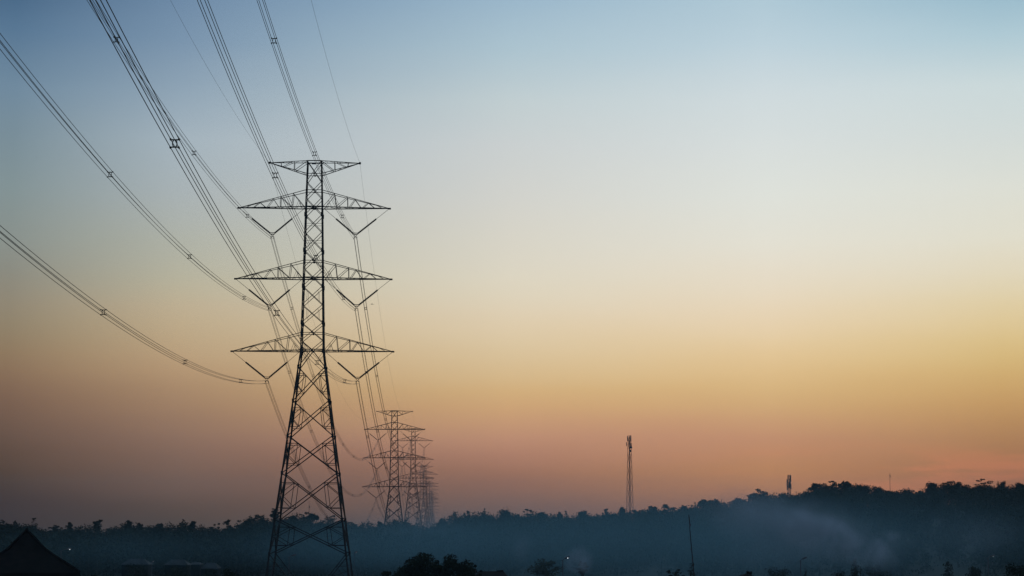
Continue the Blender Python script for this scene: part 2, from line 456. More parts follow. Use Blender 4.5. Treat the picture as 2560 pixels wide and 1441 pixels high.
            for i, (t0, t1) in enumerate(zip(ts, ts[1:])):   # plan bracing between the bottom chords
                s0 = 1 if i % 2 else -1
                web.bar(lerp(tip, crn(zb, sx, s0), t0), lerp(tip, crn(zb, sx, -s0), t1), 0.07)
                if i % 2 == 0: web.bar(lerp(tip, crn(zb, sx, -1), t1), lerp(tip, crn(zb, sx, 1), t1), 0.06)
            for t in TOPS: web.bar(lerp(tip, crn(zu, sx, -1), t), lerp(tip, crn(zu, sx, 1), t), 0.06)
            mb.box(tip + np.array([0, 0, -0.02]), (0.45, 0.3, 0.22))
            arm = mb.build('crossarm', M_STEEL, root)
            web.build('arm_web', M_STEEL, arm)
    yt, yb, Lt = TOPARM
    for sx in (-1, 1):
        tip = np.array([sx * Lt, 0, lz(408)])
        mb = MB(); web = MB()
        for sy in (-1, 1):
            U = crn(lz(yt), sx, sy); B = crn(lz(yb), sx, sy)
            mb.bar(tip, U, 0.13); mb.bar(tip, B, 0.15)
            web.bar(lerp(tip, U, 0.30), lerp(tip, B, 0.32), 0.10)
            web.bar(lerp(tip, U, 0.655), lerp(tip, B, 0.655), 0.11)
            web.bar(lerp(tip, B, 0.36), lerp(tip, U, 0.62), 0.09)
            web.bar(lerp(tip, B, 0.68), lerp(tip, U, 1.0), 0.11)
        for i, t in enumerate((0.15, 0.3, 0.45, 0.65, 0.85)):
            web.bar(lerp(tip, crn(lz(yt), sx, -1), t), lerp(tip, crn(lz(yt), sx, 1), t), 0.05)
            s0 = 1 if i % 2 else -1
            web.bar(lerp(tip, crn(lz(yb), sx, s0), t), lerp(tip, crn(lz(yb), sx, -s0), t + 0.17), 0.06)
            web.bar(lerp(tip, crn(lz(yt), sx, s0), t), lerp(tip, crn(lz(yt), sx, -s0), t + 0.15), 0.05)
        mb.box(tip, (0.3, 0.25, 0.3))
        arm = mb.build('earth_wire_arm', M_STEEL, root)
        web.build('arm_web', M_STEEL, arm)
    mb = MB(); h = hw(zt)
    mb.box((-0.05, -h - 0.02, lz(412.5)), (0.62, 0.06, 0.24))
    mb.bar((-h, -h - 0.02, lz(412.5)), (h, -h - 0.02, lz(412.5)), 0.07)
    mb.build('number_plate', M_WHITE, root)
    for sx in (-1, 1):                               # concrete feet
        for sy in (-1, 1):
            mb = MB(); mb.box(crn(0, sx, sy) + np.array([0, 0, -0.4]), (1.1, 1.1, 1.2)); mb.build('footing', M_WALL, root)
    return root

HT = Z_TOP - Z_BASE
PYL = [  # centre column at the mast head, row of the mast head, distance, label
    (787.0, 405, 295, 'tall steel lattice pylon with four pairs of arms, nearest of the line'),
    (986.5, 1027.5, 752, 'second nearest lattice pylon of the line, its base hidden by trees'),
    (1033.5, 1072, 1152, 'third lattice pylon, hazy, just right of and behind the second one'),
    (1062.5, 1166.0, 1740, 'small hazy pylon whose crossarm tips reach right of the third pylon'),
    (1054.6, 1163.0, 1930, 'small faint pylon standing half behind the right leg of the third pylon'),
    (1070.5, 1193.5, 2200, 'tiny faint pylon in the mist right of the third pylon, sixth from the camera'),
    (1076.0, 1211.5, 2600, 'ghostly pylon far down the line, lower than the sixth and in thicker haze'),
    (1079.5, 1227, 3000, 'very faint last but one pylon of the line dissolving into the haze'),
    (1083.0, 1241, 3450, 'faintest and farthest pylon of the line at the end of the row'),
]
MB.K = 0.66
P0 = make_pylon()
MB.K = 0.92                      # same pattern, bars thickened so the farther ones read darker
P1 = make_pylon()
MB.K = 1.0
PYL_ROOT = []; PYL_TOP = []
for i, (px, py, Y, lab) in enumerate(PYL):
    o = P0 if i == 0 else P1 if i == 1 else copy_tree(P1)
    top = pix(px, py, Y)
    o.location = (top[0], top[1], top[2] - HT)
    o.rotation_euler = (0, 0, LINE_RZ)
    o['label'] = lab
    PYL_ROOT.append(o); PYL_TOP.append(top)

def onpyl(i, p):                 # pylon-local point to world
    c, s = math.cos(LINE_RZ), math.sin(LINE_RZ)
    b = PYL_TOP[i] - np.array([0, 0, HT])
    return np.array([b[0] + c * p[0] - s * p[1], b[1] + s * p[0] + c * p[1], b[2] + p[2]])

# ------------------------------------------------------------------ insulator V-strings
YOKE = [(586.5, 6.08), (765.5, 6.32), (947.0, 6.58)]      # row of the yoke, lateral distance from the mast
LEVEL = ['top', 'middle', 'bottom']
PNAME = ['the nearest pylon', 'the second pylon', 'the third pylon']
ATT = {}
def make_vstring(k, sx):
    yb, yt, Lt = ARMS[k]; yy, xl = YOKE[k]
    zb = lz(yb) - 0.2
    y0 = np.array([sx * xl, 0, lz(yy)])
    tip = np.array([sx * (Lt - 0.15), 0, zb]); inn = np.array([sx * (hw(lz(yb)) + 0.35), 0, zb])
    root = thing('insulator_string', y0, None, 'insulator', 'V-shaped insulator strings under the arms')
    for e in (tip, inn):
        out = np.sign(e[0] - y0[0])
        a = y0 + np.array([out * 0.28, 0, 0.12])
        mid = lerp(a, e, 0.60)
        mb = MB()
        n = 44; pts = [lerp(a, mid, t) for t in np.linspace(0, 1, n)]
        mb.tube(pts, [0.15 if j % 2 else 0.085 for j in range(n)], 8)
        ins = mb.build('insulator', M_GLASSINS, root, smooth=False, origin=y0)
        mb = MB(); mb.tube([mid, e], 0.03, 5); mb.box(mid, (0.16, 0.16, 0.16)); mb.build('link', M_WIRE, ins, origin=y0)
    mb = MB()
    for dz, r in ((0.22, 0.36), (0.0, 0.30)):
        ring = [y0 + np.array([math.cos(t) * r * 1.1, math.sin(t) * r * 0.75, dz]) for t in np.linspace(0, 2 * math.pi, 17)]
        mb.tube(ring, 0.028, 5, caps=False)
    mb.build('corona_ring', M_WIRE, root, origin=y0)
    mb = MB()
    mb.box(y0, (0.62, 0.06, 0.12))
    mb.bar(y0 + [0.2, 0, 0], y0 + [0.05, 0, -0.32], 0.06); mb.bar(y0 - [0.2, 0, 0], y0 + [-0.05, 0, -0.32], 0.06)
    for q in (-1, 1):
        mb.bar(y0 + [0, 0, -0.28], y0 + [q * 0.22, 0, -0.50], 0.07)
        mb.bar(y0 + [q * 0.22, 0, -0.3], y0 + [q * 0.22, 0, -0.72], 0.07)
    mb.build('yoke_plate', M_WIRE, root, origin=y0)
    return root, y0
for k in range(3):
    for sx in (-1, 1):
        proto, y0 = make_vstring(k, sx)
        side = 'left' if sx < 0 else 'right'
        for i in range(3):
            o = proto if i == 0 else copy_tree(proto)
            o.location = tuple(onpyl(i, y0)); o.rotation_euler = (0, 0, LINE_RZ)
            o['label'] = f'dark V of insulators under the {side} {LEVEL[k]} arm of {PNAME[i]}'
            ATT[(i, k, sx)] = onpyl(i, y0 + np.array([0, 0, -0.51]))
        ATT[(3, k, sx)] = onpyl(3, y0 + np.array([0, 0, -0.51]))
        a = ATT[(0, k, sx)]
        ATT[(-1, k, sx)] = a + np.array([18.0, 0, 24.4]) * 1.0 + np.array([0, -427.0, 0])
for sx in (-1, 1):
    tip = np.array([sx * TOPARM[2], 0, lz(408)])
    for i in range(4): ATT[(i, 'g', sx)] = onpyl(i, tip)
    ATT[(-1, 'g', sx)] = ATT[(0, 'g', sx)] + np.array([0, -427.0, 0]) + np.array([18.0, 0, 24.4])
XC = np.mean([ATT[(0, k, s)][0] for k in range(3) for s in (-1, 1)])
for key in list(ATT):
    if key[0] == -1:
        a0 = ATT[(0, key[1], key[2])]
        ATT[key] = np.array([-15.96 + (a0[0] - XC), -110.84, a0[2] + 20.8])

# ------------------------------------------------------------------ conductors
SP_T = [0.092, 0.228, 0.348, 0.493, 0.635, 0.77, 0.905]
SP_T2 = [0.085, 0.205, 0.33, 0.455, 0.58, 0.705, 0.83, 0.925]
BS = 0.40
def sagpts(a, b, sag, n=64):
    t = np.linspace(0, 1, n)[:, None]
    p = a + (b - a) * t
    p[:, 2] -= (4 * sag * t * (1 - t))[:, 0]
    return p
SPANW = ['overhead to', 'from', 'from', 'from']
def span_words(i):
    return ['coming overhead to the nearest pylon', 'between the nearest and second pylons', 'between the second and third pylons', 'between the third and fourth pylons'][i + 1]
def make_bundle(i, k, sx):
    a, b = ATT[(i, k, sx)], ATT[(i + 1, k, sx)]
    if i == -1: a, b = b, a                        # start at the near pylon
    span = np.linalg.norm(b - a); sag = 13.5 * (span / 406.0) ** 2
    side = 'left' if sx < 0 else 'right'
    root = thing('conductor_bundle', a, f'{side} {LEVEL[k]} four-wire cable bundle with spacers {span_words(i)}',
                 'power line', 'conductor bundles of the line')
    d = (b - a) / span; lat = np.array([d[1], -d[0], 0]); lat /= np.linalg.norm(lat)
    P = sagpts(a, b, sag, 72)
    upv = np.array([0, 0, 1.0])
    rw = 0.0205 if i < 0 else 0.024
    for u in (-1, 1):
        for v in (-1, 1):
            mb = MB(); mb.tube(P + lat * u * BS / 2 + upv * v * BS / 2, rw, 5)
            mb.build('conductor', M_WIRE, root, smooth=True, origin=a)
    if i < 2:
        for t in (SP_T[:5] if i == -1 else SP_T2):
            c = a + (b - a) * t - np.array([0, 0, 4 * sag * t * (1 - t)])
            g = BS / 2; mb = MB()
            cn = {(u, v): c + lat * u * g + upv * v * g for u in (-1, 1) for v in (-1, 1)}
            w = 0.05
            ring = [c + lat * math.cos(q) * g * 0.55 + upv * math.sin(q) * g * 0.9 for q in np.linspace(0, 2 * math.pi, 13)]
            mb.tube(ring, 0.026, 5, caps=False)
            for v in (-1, 1):
                mb.bar(c - lat * g * 0.8 + upv * v * g * 0.9, c + lat * g * 0.8 + upv * v * g * 0.9, w, w)
            for (u, v), q in cn.items():
                mb.bar(c + lat * u * g * 0.5 + upv * v * g * 0.8, q, w)
                mb.bar(q - d * 0.12, q + d * 0.12, 0.07)
            mb.build('spacer', M_WIRE, root, origin=a)
    else:
        pass
for i in (-1, 0, 1, 2):
    for k in range(3):
        for sx in (-1, 1): make_bundle(i, k, sx)
    for sx in (-1, 1):
        a, b = ATT[(i, 'g', sx)], ATT[(i + 1, 'g', sx)]
        if i == -1: a, b = b, a
        span = np.linalg.norm(b - a)
        mb = MB(); mb.tube(sagpts(a, b, 12.4 * (span / 406.0) ** 2, 72), 0.012, 5)
        o = mb.build('earth_wire', M_WIRE, smooth=True, origin=a)
        side = 'left' if sx < 0 else 'right'
        tag(o, f'thin earth wire on the {side} end of the top {span_words(i)}', 'earth wire', 'earth wires of the line')

# ------------------------------------------------------------------ trees
def leaf_quads(rg, centres, radii, n, size, fray=0.10):
    centres = np.asarray(centres, float); radii = np.asarray(radii, float)
    wgt = (radii[:, 0] * radii[:, 1] * radii[:, 2]) ** (2 / 3); wgt /= wgt.sum()
    idx = rg.choice(len(centres), n, p=wgt)
    d = rg.normal(size=(n, 3)); d /= np.linalg.norm(d, axis=1)[:, None]
    r = rg.random(n) ** 0.36 * (1 + fray * rg.normal(size=n))
    p = centres[idx] + d * r[:, None] * radii[idx]
    a = rg.normal(size=(n, 3)); a[:, 2] *= 0.6; a /= np.linalg.norm(a, axis=1)[:, None]
    b = rg.normal(size=(n, 3)); b -= a * (a * b).sum(1)[:, None]; b /= np.linalg.norm(b, axis=1)[:, None]
    s = size * (0.55 + 0.9 * rg.random(n))[:, None]
    a = a * s * 0.5; b = b * s * 0.32
    return np.stack([p - a, p + b, p + a, p - b], 1).reshape(-1, 3)

def tree_lobes(rg, style, H, Wd):
    """lobes (centre, radii) of a crown of height H and width Wd standing on the origin"""
    R = Wd / 2; c = []; r = []
    def add(x, y, z, a, b_, h): c.append((x, y, z)); r.append((a, b_, h))
    if style == 'round':
        ch = min(0.85 * H, 0.9 * Wd)                  # crown depth
        for _ in range(22):
            an = rg.random() * 6.28; f = rg.random(); q = R * 0.78 * math.sqrt(rg.random()) * (1 - 0.42 * f ** 2)
            s = R * (0.2 + 0.2 * rg.random()); add(math.cos(an) * q, math.sin(an) * q, H - ch * (1 - f) - s * .5, s, s, s * 0.85)
        add(0, 0, H - ch * 0.55, R * 0.62, R * 0.62, ch * 0.36)
    elif style == 'umbrella':
        ch = min(0.7 * H, 0.55 * Wd)
        for _ in range(30):
            an = rg.random() * 6.28; q = R * 0.86 * math.sqrt(rg.random()); f = 0.35 + 0.65 * rg.random()
            zz = H - ch + ch * f * (1 - 0.75 * (q / R) ** 2)
            s = R * (0.15 + 0.13 * rg.random()); add(math.cos(an) * q, math.sin(an) * q, zz, s * 1.2, s * 1.2, s * 0.6)
        add(0, 0, H - ch * 0.75, R * 0.6, R * 0.6, ch * 0.35)
    elif style == 'flat':
        ch = min(0.8 * H, 0.75 * Wd)
        for j in range(18):
            an = rg.random() * 6.28; f = (j + rg.random()) / 18; q = R * 0.72 * math.sqrt(rg.random())
            s = R * (0.24 + 0.16 * rg.random()) * (1.15 - 0.35 * f); add(math.cos(an) * q, math.sin(an) * q, H - ch * (1 - f), s * 1.25, s, s * 0.26)
        add(0, 0, H - ch, R * 0.4, R * 0.4, ch * 0.3)
    elif style == 'tall':
        for j in range(12):
            z = H * (0.15 + 0.8 * j / 11); s = R * (0.8 - 0.5 * j / 11) * (0.75 + 0.5 * rg.random())
            add(rg.normal() * R * 0.18, rg.normal() * R * 0.18, min(z, H - s * 0.7), s, s, s * 0.9)
    elif style == 'sparse':
        for j in range(20):
            an = rg.random() * 6.28; q = R * 0.9 * math.sqrt(rg.random())
            zz = H * (0.5 + 0.45 * rg.random()); s = R * (0.14 + 0.12 * rg.random())
            add(math.cos(an) * q, math.sin(an) * q, zz, s * 1.2, s, s * 0.6)
    c, r = np.array(c), np.array(r)
    topz = float((c[:, 2] + r[:, 2] * 0.8).max())
    c[:, 2] += H * 0.985 - topz
    return c, r

def make_tree(px, ytop, wpx, style, label, Y, size=0.55, n=None, name='tree', group='trees along the skyline', seed=0, ground=None, leafmat=None, minh=5.0):
    rg = np.random.default_rng(seed)
    top = pix(px, ytop, Y)
    gz = float(ground_z(top[0], Y)) - 0.2 if ground is None else ground
    H = max(top[2] - gz, minh); gz = top[2] - H
    Wd = wpx * mpp(Y)
    base = np.array([top[0], Y, gz])
    root = thing(name, base, label, 'tree', group)
    c, r = tree_lobes(rg, style, H, Wd)
    mb = MB()
    tr = max(0.12, H * 0.022)
    lean = rg.normal(size=2) * 0.03 * H
    zf = 0.55 if style in ('umbrella', 'sparse', 'flat') else 0.7
    tp = np.array([lean[0], lean[1], H * zf])
    pts = [np.array([0, 0, -0.3]), np.array([lean[0] * .3, lean[1] * .3, H * zf * .5]), tp]
    mb.tube(np.array(pts), [tr * 1.25, tr, tr * 0.6], 7)
    for cc in c[:12]:
        s = lerp(pts[1], tp, 0.2 + 0.8 * rg.random())
        m = lerp(s, cc, 0.55) + np.array([0, 0, -0.05 * H])
        mb.tube(np.array([s, m, cc]), [tr * 0.45, tr * 0.3, tr * 0.12], 5)
    mb.build('trunk', M_BARK, root, smooth=True)
    area = float((r[:, 0] * r[:, 2]).sum())
    nn = n or int(np.clip(area * 12.0 / (size * size * 0.5) * 0.5, 600, 7000))
    if n is None and style in ('umbrella', 'round', 'flat'): nn = min(int(nn * 2.2), 9000)
    mb = MB(); mb.quads(leaf_quads(rg, c, r, nn, size, 0.07))
    mb.build('crown', leafmat or M_LEAF, root)
    return root

SKYLINE = [
 (30,1303,50,'round','rounded tree at the left end of the skyline, left of the roof peak'),
 (86,1293,28,'tall','tall narrow tree on the skyline just right of the roof peak'),
 (138,1312,36,'flat','low tree with slanting flat branches on the skyline right of the roof peak'),
 (174,1306,17,'round','small rounded tree on the skyline directly above the lit left lamp'),
 (246,1299,30,'flat','sparse flat-topped tree on the left edge of the notch in the skyline'),
 (322,1300,30,'round','rounded tree on the right edge of the notch in the skyline'),
 (349,1307,24,'round','lower rounded tree right beside the rounded tree at the skyline notch'),
 (402,1308,36,'round','low wide tree on the skyline midway between the notch and the near pylon'),
 (459,1298,13,'sparse','thin sparse tree sticking up from the skyline above the pale house roofs'),
 (482,1303,20,'flat','small flat tree touching the thin sparse tree above the pale house roofs'),
 (540,1308,22,'sparse','see-through tree with bare stems, leftmost of three left of the near pylon'),
 (567,1299,32,'sparse','leaning see-through tree, middle of three left of the near pylon'),
 (608,1300,40,'sparse','wide see-through tree, rightmost of three left of the near pylon'),
 (652,1286,54,'round','broad tree on the skyline left of the left leg of the near pylon'),
 (688,1271,28,'flat','layered tree rising behind the left leg of the near pylon'),
 (735,1289,30,'round','rounded tree inside the near pylon, close to its left leg'),
 (777,1280,42,'umbrella','dark dome-crowned tree seen between the legs of the near pylon'),
 (824,1288,26,'sparse','thin-leaved tree inside the near pylon, close to its right leg'),
 (852,1300,30,'round','low tree on the skyline touching the right leg of the near pylon'),
 (950,1303,24,'round','small tree on the skyline left of the foot of the second pylon'),
 (990,1299,42,'round','rounded tree hiding the foot of the second pylon'),
 (1016,1293,17,'tall','narrow bush-like tree between the feet of the second and third pylons'),
 (1104,1295,38,'round','rounded tree right of the misty gap where the far pylons fade'),
 (1138,1278,24,'tall','pointed tree on the skyline, second to the right of the misty gap'),
 (1168,1277,22,'sparse','wispy tree on the skyline above the dark foreground tree pair'),
 (1212,1270,12,'tall','slim spiky tree poking up from the skyline above the horned roof'),
 (1262,1275,46,'round','broad low tree on the skyline right of the slim spiky tree'),
 (1320,1272,26,'sparse','ragged tree on the skyline above the tall lit lamp, left side'),
 (1353,1280,30,'umbrella','small umbrella-shaped tree on the skyline above the smoky spreading tree'),
 (1398,1280,17,'round','left one of two small close trees on the skyline above the tall lit lamp'),
 (1416,1277,17,'tall','right one of two small close trees on the skyline above the tall lit lamp'),
 (1456,1276,36,'round','wide tree on the skyline left of the tall antenna tower'),
 (1513,1272,18,'sparse','thin ragged tree on the skyline a little left of the tall antenna tower'),
 (1556,1268,20,'round','small round tree at the left foot of the tall antenna tower'),
 (1597,1275,32,'flat','flat tree at the right foot of the tall antenna tower'),
 (1632,1264,34,'round','first rounded tree right of the tall antenna tower'),
 (1674,1261,36,'flat','flat-topped tree second to the right of the tall antenna tower'),
 (1712,1263,30,'round','rounded tree on the skyline straight above the leaning thin pole'),
 (1762,1248,38,'umbrella','dome-topped tree where the skyline steps up right of the leaning pole'),
 (1788,1247,28,'umbrella','dome-topped tree right beside the one where the skyline steps up'),
 (1842,1245,60,'round','broad flat-crowned mass left of the tall tree before the short antenna tower'),
 (1896,1221,60,'umbrella','tall flat-topped tree standing clear left of the short antenna tower'),
 (1956,1233,52,'round','low broad tree at the foot of the short antenna tower'),
 (2046,1207,50,'umbrella','flat dark crown right of the short antenna tower, first of the hilltop trees'),
 (2084,1202,34,'sparse','airy open tree on the hilltop between two flat dark crowns'),
 (2113,1202,34,'umbrella','highest flat dark crown right of the airy tree on the hilltop'),
 (2152,1213,52,'round','low tree on the hill left of the thin bare mast'),
 (2196,1217,60,'round','low broad tree touching the thin bare mast on the hill'),
 (2272,1222,44,'round','low tree right of the thin bare mast on the hill'),
 (2330,1206,52,'round','rounded crown between the bare mast and the long dome on the right hill'),
 (2386,1202,76,'umbrella','long dome-shaped crown on the right hill'),
 (2460,1197,58,'flat','layered parasol-shaped tree on the right hill with sky showing below'),
 (2503,1203,32,'round','bushy tree touching the parasol-shaped tree on the right hill'),
 (2548,1207,42,'round','rightmost tree on the skyline at the edge of the photo'),
]
for j, (px, yt, wp, st, lab) in enumerate(SKYLINE):
    R = float(ridge_dist(px))
    make_tree(px, yt, wp, st, lab, R - 4, size=0.48 if R < 700 else 0.58, seed=100 + j, minh=7.0)

def make_woodland():
    rg = np.random.default_rng(5)
    mb = MB(); tk = MB()
    n = 0
    Cs, Rs = [], []
    def one(px, Y, h, w):
        x = (px - W0 / 2) * Y / (F * CP); z = float(ground_z(x, Y))
        for _ in range(int(rg.integers(5, 9))):
            an = rg.random() * 6.28; q = w * 0.34 * math.sqrt(rg.random()); sc = w * (0.2 + 0.14 * rg.random())
            Cs.append((x + math.cos(an) * q, Y + math.sin(an) * q, z + h - sc * 0.75 - 1.5 * q * q / w - 0.12 * h * rg.random() * (q > w * 0.1))); Rs.append((sc, sc, sc * (0.6 + 0.3 * rg.random())))
        for _ in range(2):                            # skirt and undergrowth down to the soil
            an = rg.random() * 6.28; q = w * 0.3
            Cs.append((x + math.cos(an) * q, Y + math.sin(an) * q, z + h * 0.28)); Rs.append((w * 0.42, w * 0.42, h * 0.33))
        tk.tube(np.array([[x, Y, z - 0.3], [x, Y, z + h * 0.6]]), [0.16, 0.08], 5)
    for px in np.arange(-260, 2840, 7.0):          # close-set trees along the crest
        R = float(ridge_dist(px)); p = px + rg.normal() * 4
        cy = float(np.interp(p, CX_, CY_))
        Y = R + rg.normal() * 5
        x = (p - W0 / 2) * Y / (F * CP); gz = float(ground_z(x, Y))
        h = CAMZ + (HOR - cy) * Y / (F * CP) - gz - 0.15 * R / 620 + rg.normal() * 0.7
        if h > 1.5 and not 256 < px < 282: one(p, Y, h, (4.2 + 6.5 * rg.random()) * R / 700)
    for _ in range(2400):                           # the wooded slope below it
        px = rg.uniform(-260, 2840); R = float(ridge_dist(px)); u = rg.random() ** 0.8
        Y = 478 + (R - 8 - 478) * u
        one(px, Y, 5.0 + 4.0 * rg.random(), 4 + 4 * rg.random())
    mb.quads(leaf_quads(rg, Cs, Rs, 1150000, 0.56, 0.05))
    o = mb.build('woodland', M_LEAF)
    tag(o, 'dark continuous wood covering the whole ridge below the skyline', 'woodland', kind='stuff')
    t = tk.build('trunks', M_BARK, o)
make_woodland()

# nearer trees rising from the bottom edge
NEAR = [
 (1036,1380,150,'round',215,'large dark foreground tree, left one of the pair at the bottom edge',0.20,16000,M_LEAF),
 (1137,1384,122,'round',215,'dark foreground tree with gappy crown, right one of the pair at the bottom edge',0.20,10000,M_LEAF),
 (1188,1410,34,'sparse',205,'small spindly tree between the foreground pair and the horned roof',0.2,1100,M_LEAF),
 (1088,1398,44,'round',222,'small feathery tree filling the gap between the foreground pair',0.2,2200,M_LEAF),
 (985,1426,92,'sparse',210,'low ragged shrub-like tree left of the foreground pair',0.2,2400,M_LEAF),
 (570,1419,48,'round',235,'small dark bushy tree at the bottom edge left of the near pylon',0.22,700,M_LEAF),
 (236,1434,26,'round',205,'small bush-like tree at the bottom edge right of the dark roof',0.2,420,M_LEAF),
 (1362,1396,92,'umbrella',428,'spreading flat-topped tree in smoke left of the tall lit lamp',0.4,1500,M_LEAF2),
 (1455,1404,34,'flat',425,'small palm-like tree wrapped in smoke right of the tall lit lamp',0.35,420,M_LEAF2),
 (1728,1407,34,'tall',400,'dark tree at the foot of the leaning pole',0.3,800,M_LEAF),
 (1690,1422,40,'sparse',405,'low tree left of the foot of the leaning pole',0.3,500,M_LEAF),
 (1945,1417,96,'round',425,'dim bushy tree left of the unlit right lamp',0.35,1200,M_LEAF),
 (2014,1417,16,'tall',425,'thin dim tree just right of the unlit right lamp',0.3,260,M_LEAF),
 (2139,1396,36,'tall',420,'pointed dark tree below the big smoke plume',0.3,900,M_LEAF),
 (2185,1411,110,'round',430,'broad dim tree right of the pointed one below the smoke plume',0.35,1400,M_LEAF),
 (2096,1428,46,'round',415,'low dim bush-like tree left of the pointed one below the smoke plume',0.3,800,M_LEAF),
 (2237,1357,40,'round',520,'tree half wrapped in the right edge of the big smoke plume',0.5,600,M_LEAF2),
 (2368,1403,44,'tall',425,'dim pointed tree left of the far right lamp',0.35,900,M_LEAF),
 (2436,1416,50,'round',425,'low dim tree just left of the far right lamp post',0.35,1100,M_LEAF),
 (2540,1406,130,'round',215,'big dark tree in the bottom right corner',0.24,4200,M_LEAF),
 (4,1390,60,'round',232,'dark tree poking out left of the big roof at the photo edge',0.22,1800,M_LEAF),
 (33,1352,20,'sparse',232,'dark leafy sprig of a tree against the left slope of the big roof',0.2,360,M_LEAF),
 (650,1322,120,'round',470,'dim dark tree mass left of the near pylon foot, below the skyline',0.6,1800,M_LEAF),
 (338,1410,86,'round',430,'low dim bush-like tree in front of the leftmost pale roof',0.4,1500,M_LEAF),
 (442,1412,92,'round',430,'low dim bush-like tree in front of the middle pale roofs',0.4,1500,M_LEAF),
 (522,1421,70,'round',430,'low dim bush-like tree in front of the rightmost pale roof',0.4,1200,M_LEAF),
]
for j, (px, yt, wp, st, Y, lab, sz, n, lm) in enumerate(NEAR):
    make_tree(px, yt, wp, st, lab, Y, size=sz, n=n, seed=300 + j, group='trees below the skyline', leafmat=lm, minh=3.0)

# ------------------------------------------------------------------ masts and antenna towers
def lattice_tower(px, ytop, Y, w_top, w_bot, label, name, panels, hs, M, zbase=None, legs=4, rot=0.3):
    top = pix(px, ytop, Y)
    gz = float(ground_z(top[0], Y)); H = top[2] - gz
    root = thing(name, (top[0], Y, gz), label, 'antenna tower', None, rz=rot)
    ang = [math.pi / legs + i * 2 * math.pi / legs for i in range(legs)]
    def cn(z, i):
        r = (w_bot + (w_top - w_bot) * z / H) / 2
        return np.array([math.cos(ang[i % legs]) * r, math.sin(ang[i % legs]) * r, z])
    zs = [H * (1 - (1 - q) ** 0.85) for q in np.linspace(0, 1, panels + 1)]
    for i in range(legs):
        mb = MB(); mb.bar(cn(0, i), cn(H, i), 0.12); mb.build('leg', M, root)
    mb = MB()
    for a, b in zip(zs, zs[1:]):
        for i in range(legs):
            mb.bar(cn(a, i), cn(b, i + 1), 0.06); mb.bar(cn(b, i), cn(a, i + 1), 0.06); mb.bar(cn(b, i), cn(b, i + 1), 0.09)
    mb.bar((0, 0, 0), (0, 0, H * 0.97), 0.07)       # cable ladder
    mb.build('lattice', M, root)
    for (dz, x, y, w, h, d) in hs:                   # panel antennas
        mb = MB(); mb.box((x, y, H - dz), (w, d, h)); mb.bar((x * 0.25, y * 0.25, H - dz), (x, y, H - dz), 0.07)
        mb.build('antenna_panel', M_PANEL if M is M_GREY else M_GREY, root)
    return root, H
t, H = lattice_tower(1573.5, 1090, 950, 1.35, 4.6, 'tall slim red and white antenna tower rising behind the trees right of centre', 'antenna_tower', 11,
    [(1.3, -0.85, 0.2, 0.35, 2.4, 0.3), (1.2, 0.85, 0.1, 0.4, 2.6, 0.3), (0.9, 0.1, -0.9, 0.35, 2.2, 0.25), (4.6, 0.75, -0.2, 0.5, 2.2, 0.35), (3.9, -1.5, 0.2, 0.22, 1.8, 0.3)], M_PAINT, legs=4, rot=0.55)
mb = MB()
for zz, x, r in ((H - 5.4, 0.35, 0.6), (H - 7.0, 0.0, 0.5)):
    ring = [np.array([x + math.cos(a) * r, -0.9, zz + math.sin(a) * r]) for a in np.linspace(0, 2 * math.pi, 13)[:-1]]
    ring2 = [p + np.array([0, 0.35, 0]) for p in ring]
    mb.add(ring + ring2, [tuple(range(12))] + [tuple(range(12, 24))[::-1]] + [(i, 12 + i, 12 + (i + 1) % 12, (i + 1) % 12) for i in range(12)])
mb.build('dish', M_GREY, t)
lattice_tower(1972.5, 1188, 900, 1.3, 2.6, 'short antenna tower crowned with panel antennas on the right hill', 'antenna_tower', 14,
    [(1.6, 0.62, -0.3, 0.42, 3.0, 0.3), (3.4, -0.95, 0.0, 0.36, 3.0, 0.3), (5.0, 0.85, 0.1, 0.36, 2.4, 0.3), (5.6, -0.9, 0.0, 0.36, 2.2, 0.3), (3.4, 0.1, -0.9, 0.45, 2.8, 0.3), (0.4, 0.2, 0.2, 1.1, 0.3, 1.0), (4.5, 0.3, 0.8, 0.5, 2.8, 0.3)], M_GREY, legs=4, rot=0.2)

def thin_mast(px, ytop, Y, label, r=0.10, clamps=()):
    top = pix(px, ytop, Y); gz = float(ground_z(top[0], Y)); H = top[2] - gz
    root = thing('radio_mast', (top[0], Y, gz), label, 'mast')
    mb = MB(); mb.tube(np.array([[0, 0, z] for z in np.linspace(0, H, 8)]), np.linspace(r * 1.8, r * 0.7, 8), 6); mb.build('pole', M_PAINT, root)
    mb = MB()
    for dz, h in clamps: mb.box((0.1, 0, H - dz), (0.35, 0.3, h))
    if clamps: mb.build('antenna_box', M_GREY, root)
    for k in range(3):
        a = k * 2.094 + 0.4; mb = MB(); mb.tube(np.array([[0, 0, H * 0.75], [math.cos(a) * H * 0.3, math.sin(a) * H * 0.3, 0.0]]), 0.012, 4); mb.build('guy_wire', M_WIRE, root)
thin_mast(773, 1253, 700, 'thin bare mast on the skyline between the legs of the near pylon', 0.07, ((2.0, 0.5),))
thin_mast(2224.5, 1184, 960, 'thin bare mast on the right hill, right of the short antenna tower', 0.10, ((1.2, 0.9),))

